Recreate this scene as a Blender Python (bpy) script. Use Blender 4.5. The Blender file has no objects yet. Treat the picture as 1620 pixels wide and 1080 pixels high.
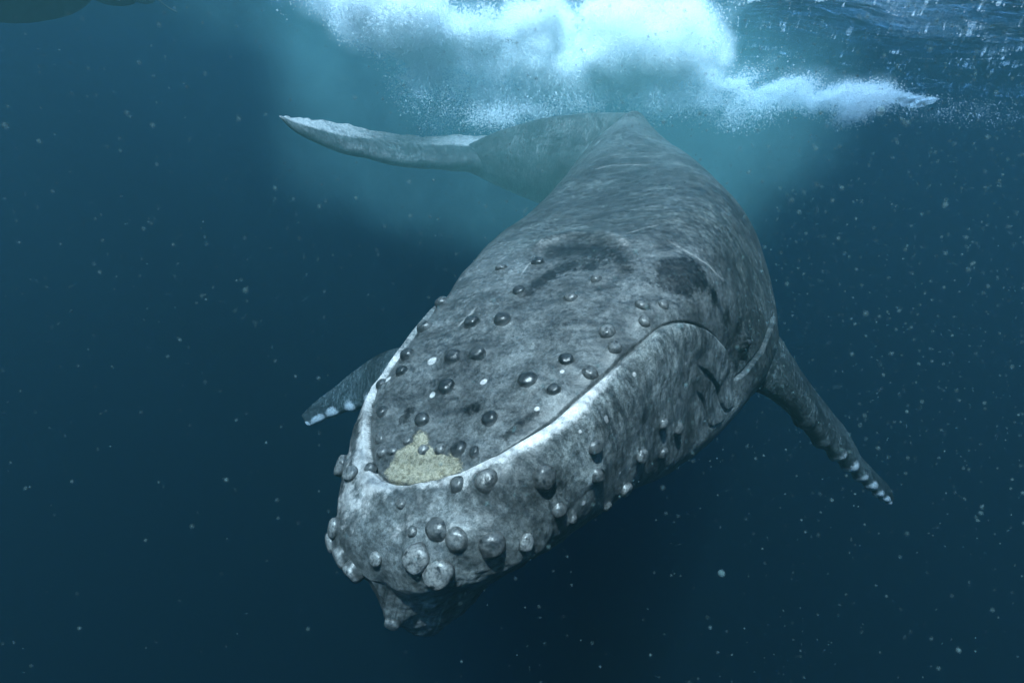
import bpy, math, random
import numpy as np

scene = bpy.context.scene
rng = np.random.default_rng(7); random.seed(7)

# ------------------------------------------------------------------ camera
cam_data = bpy.data.cameras.new('camera'); cam = bpy.data.objects.new('camera', cam_data)
scene.collection.objects.link(cam); scene.camera = cam
cam_data.sensor_width = 36.0; cam_data.lens = 20.0; cam_data.clip_start = .05; cam_data.clip_end = 600
cam_data.dof.use_dof = True; cam_data.dof.focus_distance = 2.9; cam_data.dof.aperture_fstop = 5.0
PITCH, ROLL = math.radians(24), math.radians(5.3)
EYE_PT = np.array([0, 0, -1.25])
fwd = np.array([0, math.cos(PITCH), -math.sin(PITCH)]); up0 = np.array([0, math.sin(PITCH), math.cos(PITCH)]); rt0 = np.array([1., 0, 0])
rt = math.cos(ROLL) * rt0 + math.sin(ROLL) * up0; upv = -math.sin(ROLL) * rt0 + math.cos(ROLL) * up0
from mathutils import Matrix, Vector
cam.matrix_world = Matrix(((rt[0], upv[0], -fwd[0], EYE_PT[0]), (rt[1], upv[1], -fwd[1], EYE_PT[1]), (rt[2], upv[2], -fwd[2], EYE_PT[2]), (0, 0, 0, 1)))

# ------------------------------------------------------------------ sky, sun, exposure
SUN_DIR = Vector((-.16, -.34, .93)).normalized()
world = bpy.data.worlds.new('World'); scene.world = world; world.use_nodes = True
nt = world.node_tree; sky = nt.nodes.new('ShaderNodeTexSky'); sky.sky_type = 'NISHITA'; sky.sun_disc = False
sky.sun_elevation = math.asin(SUN_DIR.z); sky.sun_rotation = math.atan2(SUN_DIR.x, SUN_DIR.y)
nt.links.new(sky.outputs[0], nt.nodes['Background'].inputs[0]); nt.nodes['Background'].inputs[1].default_value = .10
sun_d = bpy.data.lights.new('sun', 'SUN'); sun_d.energy = 5.0; sun_d.angle = math.radians(.53); sun_d.color = (1, .97, .86)
sun = bpy.data.objects.new('sun', sun_d); scene.collection.objects.link(sun)
sun.rotation_euler = SUN_DIR.to_track_quat('Z', 'Y').to_euler(); sun.location = (0, 0, 30)
scene.view_settings.view_transform = 'Standard'; scene.view_settings.look = 'None'
scene.view_settings.exposure = 2.7; scene.view_settings.gamma = 1; scene.view_settings.use_curve_mapping = False
scene.cycles.use_denoising = True
scene.cycles.max_bounces = 9; scene.cycles.diffuse_bounces = 6; scene.cycles.glossy_bounces = 2
scene.cycles.transmission_bounces = 2; scene.cycles.transparent_max_bounces = 24; scene.cycles.volume_bounces = 7; scene.cycles.volume_step_rate = 3.0; scene.cycles.volume_max_steps = 64
scene.cycles.caustics_reflective = False; scene.cycles.caustics_refractive = False

# ------------------------------------------------------------------ measured shape of the whale (metres, world space)
STATIONS = [
 (-0.425, 1.497, -2.9, -0.292, -0.033, 0.928, 0.194, 0.246, 0.166, 0.385, 0.009, 0.189, -0.176, 0.612),
 (-0.315, 1.679, -2.863, -0.336, -0.018, 0.915, 0.212, 0.317, 0.189, 0.453, -0.001, 0.26, -0.186, 0.47),
 (-0.18, 1.916, -2.791, -0.307, -0.061, 0.932, 0.285, 0.435, 0.282, 0.52, -0.032, 0.356, -0.243, 0.429),
 (0.075, 2.329, -2.642, -0.262, -0.071, 0.938, 0.406, 0.552, 0.35, 0.613, -0.081, 0.479, -0.363, 0.485),
 (0.329, 2.755, -2.526, -0.263, -0.037, 0.937, 0.504, 0.63, 0.428, 0.705, -0.125, 0.625, -0.524, 0.586),
 (0.513, 3.16, -2.442, -0.273, -0.01, 0.942, 0.569, 0.643, 0.498, 0.819, -0.096, 0.756, -0.573, 0.719),
 (0.782, 3.845, -2.36, -0.291, 0.055, 0.932, 0.685, 0.564, 0.562, 0.865, -0.047, 0.789, -0.605, 0.861),
 (0.876, 4.624, -2.188, -0.258, 0.111, 0.945, 0.734, 0.435, 0.526, 0.746, -0.011, 0.64, -0.55, 0.78),
 (0.875, 5.409, -2.0, -0.219, 0.162, 0.949, 0.665, 0.288, 0.392, 0.528, -0.003, 0.433, -0.436, 0.626),
 (0.29, 5.758, -1.894, -0.155, 0.205, 0.936, 0.453, 0.146, 0.288, 0.257, 0.0, 0.2, -0.28, 0.435),
 (-0.174, 5.95, -1.909, -0.087, 0.205, 0.944, 0.309, 0.099, 0.175, 0.16, 0.0, 0.12, -0.201, 0.313),
 (-0.708, 6.199, -1.974, -0.085, 0.201, 0.946, 0.104, 0.076, 0.061, 0.121, 0.0, 0.09, -0.061, 0.106),
]
MOUTH = [(0.4869, 0.2019), (0.5026, 0.2044), (0.5183, 0.2068), (0.5366, 0.2092), (0.5523, 0.2141), (0.5706, 0.2165), (0.5889, 0.2189), (0.6073, 0.2213), (0.6308, 0.2237), (0.6518, 0.2261), (0.6727, 0.2285), (0.6937, 0.2309), (0.7172, 0.2309), (0.7408, 0.2309), (0.7617, 0.2309), (0.7826, 0.2333), (0.8062, 0.2333), (0.8271, 0.2333), (0.8481, 0.2333), (0.8716, 0.2357), (0.8926, 0.2357), (0.9135, 0.2357), (0.9371, 0.238), (0.958, 0.238), (0.9816, 0.238), (1.0051, 0.2404), (1.0261, 0.2404), (1.047, 0.2404), (1.0706, 0.2427), (1.0915, 0.2427), (1.1151, 0.2451), (1.1386, 0.2474), (1.1648, 0.2497), (1.1884, 0.2521), (1.2172, 0.2544), (1.2486, 0.2567), (1.2774, 0.259), (1.3035, 0.2681), (1.3297, 0.2749), (1.3585, 0.2861), (1.3925, 0.2993), (1.4161, 0.3122), (1.4423, 0.3249), (1.4737, 0.3395), (1.4999, 0.3537), (1.5286, 0.3696), (1.5653, 0.387), (1.5941, 0.404), (1.6229, 0.4224), (1.6569, 0.4422), (1.6778, 0.4634), (1.6909, 0.4844), (1.704, 0.5069), (1.704, 0.5261), (1.7014, 0.5453)]
MOUTH_FAR = [(0.623, -0.2474), (0.5916, -0.2357), (0.5628, -0.2261), (0.5261, -0.2117), (0.4947, -0.2019), (0.4659, -0.192), (0.4371, -0.1821), (0.4162, -0.1745), (0.3952, -0.167), (0.3743, -0.1568), (0.3534, -0.1491), (0.335, -0.1388), (0.3167, -0.1284), (0.301, -0.1127), (0.2853, -0.0969), (0.2748, -0.0729), (0.2644, -0.046), (0.267, -0.0271), (0.2696, -0.0081), (0.2722, 0.0108), (0.2801, 0.0271), (0.2853, 0.0433), (0.2932, 0.0595), (0.3036, 0.0756), (0.3141, 0.0889), (0.3246, 0.1048), (0.335, 0.1153), (0.3455, 0.1232), (0.3534, 0.1336), (0.3638, 0.144), (0.3743, 0.1517), (0.3874, 0.1593), (0.3979, 0.167), (0.411, 0.172), (0.424, 0.1771)]
CREASES = {'cr1': [(1.4056, 0.3946), (1.4292, 0.4077), (1.4554, 0.4224), (1.4815, 0.4369), (1.5103, 0.4529), (1.5286, 0.467), (1.547, 0.4826), (1.5653, 0.4983), (1.581, 0.5156), (1.5889, 0.5295), (1.5915, 0.5418), (1.5967, 0.556), (1.6019, 0.5703), (1.6176, 0.5923), (1.6334, 0.6149), (1.6752, 0.6246), (1.7223, 0.6364)], 'cr2': [(1.4004, 0.4493), (1.4239, 0.467), (1.4501, 0.4861), (1.4684, 0.5052), (1.4763, 0.5226), (1.4842, 0.5401), (1.492, 0.556), (1.4972, 0.574), (1.5025, 0.5942), (1.5077, 0.6149), (1.5365, 0.6227), (1.5653, 0.6304), (1.5941, 0.6364), (1.6255, 0.6463)], 'fold': [(2.4343, 0.5631), (2.4081, 0.5667), (2.3453, 0.5613), (2.2982, 0.5596), (2.2485, 0.5578), (2.2066, 0.5578), (2.1752, 0.5596), (2.1412, 0.5613), (2.1097, 0.5631), (2.081, 0.5667), (2.0548, 0.5703), (2.0129, 0.5685), (1.971, 0.5649), (1.937, 0.5649), (1.903, 0.5631), (1.8689, 0.5613), (1.8375, 0.5596), (1.8113, 0.5596), (1.7773, 0.556), (1.7485, 0.5542), (1.7171, 0.5507)], 'fine1': [(1.2145, 0.3656), (1.2172, 0.3754), (1.2198, 0.3851), (1.2224, 0.3946), (1.225, 0.404), (1.2276, 0.4132), (1.225, 0.4224), (1.2224, 0.4315), (1.2198, 0.4404), (1.2172, 0.4493), (1.225, 0.4634), (1.2329, 0.4809), (1.2407, 0.4983), (1.2486, 0.5156), (1.2538, 0.5348)]}
TUBERCLES = [(1.5391, -0.0406, 0.032, 1), (1.2852, -0.0325, 0.0301, 1), (1.4135, 0.0969, 0.0259, 0), (1.2747, 0.0782, 0.0282, 0), (1.314, 0.1994, 0.0266, 0), (1.3664, 0.2333, 0.0214, 0), (1.246, 0.2237, 0.0234, 0), (1.1308, 0.1796, 0.0308, 0), (1.0784, 0.2117, 0.0251, 0), (1.0889, -0.019, 0.0371, 1), (1.0444, -0.0782, 0.035, 1), (0.9476, 0.1542, 0.0299, 1), (0.9318, 0.2092, 0.029, 0), (0.8193, 0.1206, 0.0345, 1), (0.8062, 0.1796, 0.0262, 1), (0.8952, -0.019, 0.0355, 1), (0.8533, -0.0648, 0.036, 1), (0.712, -0.0352, 0.0371, 1), (0.6125, 0.1127, 0.031, 1), (1.4763, -0.1074, 0.0262, 0), (0.8219, -0.1846, 0.0352, 1), (0.7277, -0.167, 0.0284, 1), (0.6596, -0.2285, 0.0259, 1), (0.5261, -0.1568, 0.0269, 1), (0.5445, -0.0433, 0.0308, 1), (0.4214, -0.1258, 0.0259, 0), (0.3769, -0.1048, 0.0228, 0), (0.39, -0.0729, 0.0201, 0), (0.445, -0.0487, 0.0201, 0), (0.4267, 0.0081, 0.0195, 0), (0.445, 0.0514, 0.0216, 0), (0.4633, 0.0942, 0.0282, 1), (0.4633, 0.1362, 0.0207, 1), (1.0104, -0.2019, 0.0371, 0), (1.2145, -0.2213, 0.0328, 0), (0.3063, -0.2839, 0.0373, 2), (0.0838, -0.3186, 0.0342, 2), (0.0681, -0.426, 0.0345, 2), (0.0366, -0.4722, 0.041, 2), (0.0105, -0.533, 0.0351, 2), (0.0314, 0.0729, 0.0223, 2), (0.1675, 0.2333, 0.0366, 0), (0.1806, 0.308, 0.0404, 0), (0.0838, 0.2883, 0.0429, 2), (0.0916, 0.3927, 0.0425, 2), (0.2356, 0.3831, 0.0446, 0), (0.5052, 0.3207, 0.0397, 0), (0.3743, 0.2309, 0.0371, 0), (0.3246, 0.172, 0.0244, 0), (0.0209, 0.9567, 0.0284, 2), (0.2565, -0.1871, 0.0304, 2), (0.746, 0.3456, 0.0255, 0), (0.7146, 0.4132, 0.0331, 0), (0.9711, 0.4774, 0.0286, 2), (1.1386, 0.4476, 0.024, 0), (1.2564, 0.5069, 0.0253, 0), (1.1334, 0.5436, 0.0249, 0), (0.8769, 0.574, 0.0288, 2), (0.4973, 0.4224, 0.0294, 0), (0.3246, 0.4458, 0.0261, 2), (0.1309, 0.167, 0.0197, 0), (0.5497, 0.4896, 0.0187, 0), (0.1989, 0.0622, 0.0182, 0), (0.2932, -0.1127, 0.0224, 0), (0.7696, 0.5942, 0.0205, 0)]
BARNACLE_PATCH = [(0.2932, -0.0756), (0.3298, -0.0702), (0.4031, -0.0622), (0.4581, -0.0352), (0.4685, -0.0541), (0.5052, -0.0352), (0.5, -0.0027), (0.4528, 0.0108), (0.4345, 0.0675), (0.4397, 0.1048), (0.4005, 0.1388), (0.3743, 0.144), (0.3298, 0.1074), (0.2827, 0.0298), (0.2644, -0.0352)]
SPECKS = [(0.8167, -0.1101, 0.0254), (0.7774, 0.0379, 0.018), (0.6622, -0.0568, 0.0159), (0.712, 0.1796, 0.0117), (0.6884, -0.2092, 0.0201), (0.8952, 0.1644, 0.0098), (0.835, 0.3144, 0.0094), (0.835, 0.308, 0.0117), (0.6256, 0.467, 0.0118), (1.0261, 0.2817, 0.0098), (0.7224, 0.2905, 0.0068), (0.8481, 0.4774, 0.0075), (0.9083, 0.4948, 0.0077), (1.3271, 0.3676, 0.0081)]
DARK = [(0.5523, 0.172, 0.0205), (0.5863, 0.1745, 0.0206), (0.623, 0.1796, 0.0207), (0.6622, 0.1821, 0.0208), (0.691, 0.1846, 0.0185), (0.6518, 0.0648, 0.0322), (0.6334, 0.0487, 0.0224), (1.6569, -0.0217, 0.0716), (1.6883, 0.0136, 0.0774), (1.6464, 0.0568, 0.075), (1.6124, 0.0889, 0.0609), (1.5627, 0.118, 0.0473), (1.5129, 0.0271, 0.0676), (1.4292, 0.0027, 0.0611), (1.5103, 0.0702, 0.054), (1.348, -0.0108, 0.0483), (1.2747, -0.0136, 0.0357), (1.4946, 0.1336, 0.0403), (1.581, 0.2019, 0.0744), (1.5836, 0.2357, 0.0739), (1.4815, 0.2068, 0.0667), (1.4972, 0.2474, 0.0553), (1.6046, 0.2794, 0.0571), (1.6386, 0.3291, 0.0525), (1.6386, 0.2427, 0.0635), (1.7197, 0.3927, 0.0488), (1.8401, 0.4529, 0.0482), (1.8585, 0.5243, 0.0462), (1.7642, 0.5278, 0.0388), (0.479, -0.0379, 0.0227), (0.5235, -0.0916, 0.0314), (0.5706, -0.0889, 0.0264), (0.5549, -0.2213, 0.014)]
EYE = (1.8585, 0.4913)
SCRATCHES = [[(2.9195, -0.0702), (2.9195, -0.0541), (2.925, -0.0379), (2.9305, -0.0217), (2.9195, -0.0054), (2.9031, 0.0136), (2.8923, 0.0298), (2.8816, 0.046), (2.8552, 0.0648), (2.8396, 0.0809), (2.8242, 0.0969)], [(1.7642, 0.172), (1.7485, 0.1821), (1.7354, 0.192), (1.725, 0.2044), (1.7171, 0.2165), (1.7093, 0.2285), (1.7066, 0.238), (1.7066, 0.2521), (1.7119, 0.2636), (1.7223, 0.2772), (1.7328, 0.2927), (1.7459, 0.308), (1.7695, 0.3249), (1.8035, 0.3436)], [(1.7956, 0.0969), (1.8113, 0.1074), (1.8323, 0.1153), (1.8506, 0.1258), (1.8611, 0.1336), (1.8689, 0.144), (1.8846, 0.1517)], [(1.0182, -0.1127), (1.0444, -0.1074), (1.0758, -0.1048), (1.102, -0.0995), (1.1334, -0.0995), (1.1674, -0.0995)], [(1.4161, -0.0568), (1.458, -0.0568), (1.5051, -0.0595), (1.5522, -0.0514)]]
RIDGE = [(1.6595, -0.0675), (1.6936, -0.0648), (1.7381, -0.0648), (1.7747, -0.0622), (1.7878, -0.0514), (1.814, -0.0433), (1.8297, -0.0325), (1.8297, -0.0217), (1.8375, -0.0136), (1.8401, -0.0027), (1.8323, 0.0108), (1.8401, 0.019), (1.8218, 0.0325), (1.8035, 0.046), (1.793, 0.0568), (1.7799, 0.0675), (1.7695, 0.0782), (1.7407, 0.0889), (1.7066, 0.1022), (1.6883, 0.1101), (1.6648, 0.1206)]
FLIPPER_NEAR = [[[1.376, 3.243, -2.818], [1.526, 3.277, -2.889], [1.648, 3.325, -2.927], [1.744, 3.359, -2.974], [1.881, 3.398, -3.06], [2.032, 3.437, -3.168], [2.224, 3.485, -3.355], [2.413, 3.533, -3.493], [2.62, 3.596, -3.647], [2.808, 3.654, -3.787], [3.003, 3.706, -3.941], [3.13, 3.744, -4.027]], [[1.422, 3.56, -2.598], [1.617, 3.64, -2.588], [1.812, 3.702, -2.647], [1.995, 3.733, -2.823], [2.149, 3.769, -2.988], [2.296, 3.793, -3.13], [2.489, 3.813, -3.307], [2.667, 3.837, -3.474], [2.831, 3.838, -3.669], [3.008, 3.851, -3.812], [3.141, 3.843, -3.929], [3.205, 3.819, -4.03]]]
FLIPPER_FAR = [[[0.146, 3.759, -3.01], [-0.314, 3.888, -3.335], [-0.843, 4.083, -3.684], [-1.079, 4.179, -3.814], [-1.218, 4.245, -3.886], [-1.358, 4.297, -3.965], [-1.487, 4.341, -4.038], [-1.593, 4.375, -4.11], [-1.691, 4.4, -4.176], [-1.777, 4.419, -4.232], [-1.831, 4.437, -4.242]], [[0.126, 4.218, -2.84], [-0.376, 4.333, -3.074], [-0.936, 4.514, -3.404], [-1.127, 4.561, -3.495], [-1.278, 4.566, -3.607], [-1.429, 4.561, -3.742], [-1.587, 4.547, -3.896], [-1.735, 4.531, -4.029], [-1.842, 4.515, -4.14], [-1.889, 4.489, -4.198]]]
FLUKE = [[[-0.222, 5.988, -2.061], [-0.38, 5.959, -2.078], [-0.539, 5.911, -2.036], [-0.719, 5.816, -2.028], [-0.99, 5.679, -2.018], [-1.269, 5.556, -1.999], [-1.541, 5.459, -1.945], [-1.713, 5.394, -1.92], [-1.88, 5.331, -1.863], [-2.029, 5.284, -1.798], [-2.133, 5.261, -1.726], [-2.193, 5.254, -1.669]], [[0.004, 6.823, -1.782], [-0.352, 6.722, -1.765], [-0.64, 6.557, -1.766], [-0.852, 6.39, -1.772], [-1.089, 6.211, -1.805], [-1.274, 6.056, -1.786], [-1.487, 5.882, -1.757], [-1.655, 5.755, -1.724], [-1.796, 5.628, -1.69], [-1.941, 5.501, -1.679], [-2.095, 5.376, -1.666], [-2.22, 5.283, -1.652]]]
FLUKE_FAR = [[[0.159, 6.192, -1.97], [-0.233, 6.192, -2.044], [-0.237, 6.357, -2.091], [-0.137, 6.603, -2.155], [0.046, 6.901, -2.223], [0.277, 7.173, -2.225], [0.476, 7.42, -2.164]], [[-0.668, 6.411, -1.848], [-0.647, 6.589, -1.941], [-0.52, 6.789, -1.983], [-0.311, 6.991, -2.021], [-0.048, 7.191, -2.063], [0.229, 7.391, -2.106], [0.462, 7.477, -2.158]]]
# centre x y z, half width, half height, half depth, number of bubbles, bubble radius, thickness class
PUFFS = [
 (-2.486, 7.16, -0.411, 0.344, 0.165, 0.5, 5500, 0.007, 2),
 (-2.198, 7.265, -0.504, 0.352, 0.169, 0.5, 5500, 0.007, 2),
 (-1.65, 6.409, -0.686, 0.313, 0.15, 0.5, 5500, 0.007, 2),
 (-1.375, 6.497, -0.775, 0.319, 0.153, 0.5, 5500, 0.007, 2),
 (-1.643, 6.552, -0.652, 0.383, 0.166, 0.4, 6000, 0.007, 2),
 (-1.353, 6.638, -0.715, 0.39, 0.169, 0.4, 6000, 0.007, 2),
 (-1.05, 6.723, -0.781, 0.397, 0.172, 0.4, 6000, 0.007, 2),
 (-0.737, 6.807, -0.849, 0.404, 0.175, 0.4, 6000, 0.007, 2),
 (-0.412, 6.889, -0.921, 0.411, 0.178, 0.4, 6000, 0.007, 2),
 (-0.075, 6.971, -0.994, 0.418, 0.181, 0.4, 6000, 0.007, 2),
 (-2.215, 7.144, -0.693, 0.14, 0.098, 0.25, 833, 0.005, 1),
 (-2.014, 7.172, -0.779, 0.141, 0.099, 0.25, 833, 0.005, 1),
 (-1.664, 6.622, -0.897, 0.131, 0.092, 0.25, 833, 0.005, 1),
 (-1.471, 6.646, -0.98, 0.132, 0.093, 0.25, 833, 0.005, 1),
 (-1.275, 6.669, -1.064, 0.134, 0.094, 0.25, 833, 0.005, 1),
 (-1.074, 6.692, -1.149, 0.135, 0.094, 0.25, 833, 0.005, 1),
 (-1.563, 6.756, -1.005, 0.202, 0.202, 0.3, 900, 0.0045, 1),
 (-1.402, 6.638, -1.155, 0.201, 0.201, 0.3, 900, 0.0045, 1),
 (-1.243, 6.522, -1.303, 0.199, 0.199, 0.3, 900, 0.0045, 1),
 (-1.086, 6.407, -1.449, 0.198, 0.198, 0.3, 900, 0.0045, 1),
 (-1.012, 6.84, -1.623, 0.213, 0.213, 0.3, 900, 0.0045, 1),
 (-1.031, 6.869, -1.203, 0.348, 0.167, 0.4, 1800, 0.005, 1),
 (-0.752, 6.898, -1.251, 0.35, 0.168, 0.4, 1800, 0.005, 1),
 (-0.47, 6.927, -1.299, 0.353, 0.169, 0.4, 1800, 0.005, 1),
 (-0.183, 6.955, -1.349, 0.355, 0.171, 0.4, 1800, 0.005, 1),
 (0.108, 6.983, -1.398, 0.358, 0.172, 0.4, 1800, 0.005, 1),
 (0.184, 7.06, -0.794, 0.264, 0.167, 0.35, 14000, 0.007, 3),
 (0.543, 7.089, -0.781, 0.265, 0.168, 0.35, 14000, 0.007, 3),
 (0.905, 7.119, -0.768, 0.266, 0.168, 0.35, 14000, 0.007, 3),
 (1.269, 7.148, -0.755, 0.267, 0.169, 0.35, 14000, 0.007, 3),
 (1.635, 7.178, -0.742, 0.268, 0.169, 0.35, 14000, 0.007, 3),
 (-0.007, 6.882, -0.98, 0.233, 0.11, 0.3, 4400, 0.007, 3),
 (0.444, 6.962, -0.961, 0.236, 0.111, 0.3, 4400, 0.007, 3),
 (0.905, 7.042, -0.942, 0.238, 0.112, 0.3, 4400, 0.007, 3),
 (1.375, 7.122, -0.922, 0.241, 0.113, 0.3, 4400, 0.007, 3),
 (1.854, 7.202, -0.903, 0.243, 0.114, 0.3, 4400, 0.007, 3),
 (-0.168, 6.982, -0.754, 0.165, 0.124, 0.3, 6000, 0.007, 3),
 (0.051, 7.032, -0.856, 0.167, 0.125, 0.3, 6000, 0.007, 3),
 (-1.363, 6.445, -0.891, 0.319, 0.115, 0.35, 4000, 0.007, 2),
 (-0.983, 6.615, -0.867, 0.327, 0.118, 0.35, 4000, 0.007, 2),
 (-0.582, 6.784, -0.842, 0.335, 0.121, 0.35, 4000, 0.007, 2),
 (-0.161, 6.955, -0.817, 0.343, 0.124, 0.35, 4000, 0.007, 2),
 (0.168, 7.023, -0.663, 0.233, 0.11, 0.35, 7500, 0.007, 3),
 (0.584, 7.1, -0.633, 0.236, 0.111, 0.35, 7500, 0.007, 3),
 (1.009, 7.177, -0.602, 0.238, 0.112, 0.35, 7500, 0.007, 3),
 (1.44, 7.254, -0.571, 0.24, 0.113, 0.35, 7500, 0.007, 3),
 (0.024, 6.946, -0.621, 0.406, 0.122, 0.4, 3500, 0.007, 2),
 (0.478, 7.115, -0.528, 0.414, 0.124, 0.4, 3500, 0.007, 2),
 (0.949, 7.284, -0.433, 0.421, 0.126, 0.4, 3500, 0.007, 2),
 (1.437, 7.455, -0.334, 0.429, 0.129, 0.4, 3500, 0.007, 2),
 (0.073, 6.934, -1.078, 0.418, 0.139, 0.4, 4400, 0.006, 2),
 (0.586, 7.037, -1.059, 0.423, 0.141, 0.4, 4400, 0.006, 2),
 (1.114, 7.14, -1.041, 0.429, 0.143, 0.4, 4400, 0.006, 2),
 (1.655, 7.244, -1.022, 0.435, 0.145, 0.4, 4400, 0.006, 2),
 (2.21, 7.348, -1.002, 0.441, 0.147, 0.4, 4400, 0.006, 2),
 (1.368, 6.946, -1.257, 0.353, 0.169, 0.3, 1750, 0.005, 1),
 (1.722, 7.051, -1.246, 0.358, 0.172, 0.3, 1750, 0.005, 1),
 (2.085, 7.157, -1.235, 0.363, 0.174, 0.3, 1750, 0.005, 1),
 (2.459, 7.262, -1.224, 0.368, 0.177, 0.3, 1750, 0.005, 1),
 (2.141, 7.328, -1.048, 0.264, 0.051, 0.25, 1714, 0.006, 2),
 (2.455, 7.429, -1.035, 0.268, 0.052, 0.25, 1714, 0.006, 2),
 (2.776, 7.53, -1.022, 0.271, 0.053, 0.25, 1714, 0.006, 2),
 (3.104, 7.631, -1.008, 0.275, 0.053, 0.25, 1714, 0.006, 2),
 (3.44, 7.733, -0.994, 0.278, 0.054, 0.25, 1714, 0.006, 2),
 (3.784, 7.834, -0.98, 0.282, 0.055, 0.25, 1714, 0.006, 2),
 (4.134, 7.936, -0.965, 0.285, 0.055, 0.25, 1714, 0.006, 2),
 (2.273, 7.711, -1.121, 0.28, 0.109, 0.3, 1000, 0.005, 1),
 (2.618, 7.819, -1.105, 0.283, 0.11, 0.3, 1000, 0.005, 1),
 (2.97, 7.927, -1.088, 0.287, 0.112, 0.3, 1000, 0.005, 1),
 (3.331, 8.035, -1.071, 0.291, 0.113, 0.3, 1000, 0.005, 1),
 (3.7, 8.144, -1.054, 0.294, 0.114, 0.3, 1000, 0.005, 1),
 (4.078, 8.252, -1.036, 0.298, 0.116, 0.3, 1000, 0.005, 1),
 (4.463, 8.361, -1.018, 0.302, 0.117, 0.3, 1000, 0.005, 1),
 (3.657, 8.031, -1.081, 0.162, 0.129, 0.25, 1250, 0.005, 1),
 (4.033, 7.979, -1.197, 0.162, 0.129, 0.25, 1250, 0.005, 1),
 (4.634, 8.351, -1.042, 0.251, 0.101, 0.3, 90, 0.005, 1),
 (5.117, 8.451, -1.042, 0.255, 0.102, 0.3, 90, 0.005, 1),
 (5.61, 8.552, -1.042, 0.258, 0.103, 0.3, 90, 0.005, 1),
 (6.113, 8.652, -1.043, 0.261, 0.104, 0.3, 90, 0.005, 1),
 (6.627, 8.753, -1.043, 0.264, 0.105, 0.3, 90, 0.005, 1),
 (-0.423, 6.509, -1.558, 0.405, 0.121, 0.2, 1125, 0.0045, 1),
 (0.066, 6.65, -1.469, 0.411, 0.123, 0.2, 1125, 0.0045, 1),
 (0.569, 6.792, -1.376, 0.417, 0.125, 0.2, 1125, 0.0045, 1),
 (1.087, 6.935, -1.281, 0.423, 0.127, 0.2, 1125, 0.0045, 1),
 (4.552, 8.499, -0.934, 0.102, 0.013, 0.12, 700, 0.006, 1),
 (4.755, 8.572, -0.941, 0.103, 0.013, 0.12, 700, 0.006, 1),
 (4.962, 8.644, -0.948, 0.104, 0.013, 0.12, 700, 0.006, 1),
 (5.171, 8.716, -0.956, 0.105, 0.013, 0.12, 700, 0.006, 1),
 (5.383, 8.788, -0.963, 0.105, 0.013, 0.12, 700, 0.006, 1),
]
HULL = [[-7.301, 8.591, -0.393], [-5.646, 8.49, -0.62], [-5.264, 8.501, -0.595], [-5.127, 8.524, -0.545], [-4.791, 8.444, -0.723]]
VEIL = [(0.73, 5.349, -1.283, 0.599, 0.218, 0.35, 0, 0, 0), (0.104, 5.45, -1.548, 0.453, 0.227, 0.35, 0, 0, 0), (-0.283, 5.483, -1.719, 0.347, 0.173, 0.35, 0, 0, 0), (-0.88, 5.59, -1.724, 0.294, 0.071, 0.35, 0, 0, 0), (-0.894, 6.023, -1.491, 0.436, 0.218, 0.35, 0, 0, 0), (1.472, 6.061, -1.405, 0.436, 0.187, 0.35, 0, 0, 0), (0.882, 4.672, -1.574, 0.391, 0.147, 0.35, 0, 0, 0)]  # haze puffs added round the tail to veil it in teal
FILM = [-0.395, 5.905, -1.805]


# ------------------------------------------------------------------ helpers
def cubic(x, y, xq):
    """smooth curve through the rows of y at x, read at xq"""
    x = np.asarray(x, float); y = np.asarray(y, float)
    if y.ndim == 1: y = y[:, None]
    d = np.diff(y, axis=0) / np.diff(x)[:, None]
    m = np.zeros_like(y); h = np.diff(x)[:, None]
    m[1:-1] = (d[:-1] * h[1:] + d[1:] * h[:-1]) / (h[1:] + h[:-1])
    m[0] = d[0]; m[-1] = d[-1]
    i = np.clip(np.searchsorted(x, xq, side='right') - 1, 0, len(x) - 2)
    hh = x[i + 1] - x[i]; t = ((xq - x[i]) / hh)[:, None]; hh = hh[:, None]
    return ((2*t**3 - 3*t**2 + 1) * y[i] + (t**3 - 2*t**2 + t) * hh * m[i]
            + (-2*t**3 + 3*t**2) * y[i + 1] + (t**3 - t**2) * hh * m[i + 1])

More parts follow.
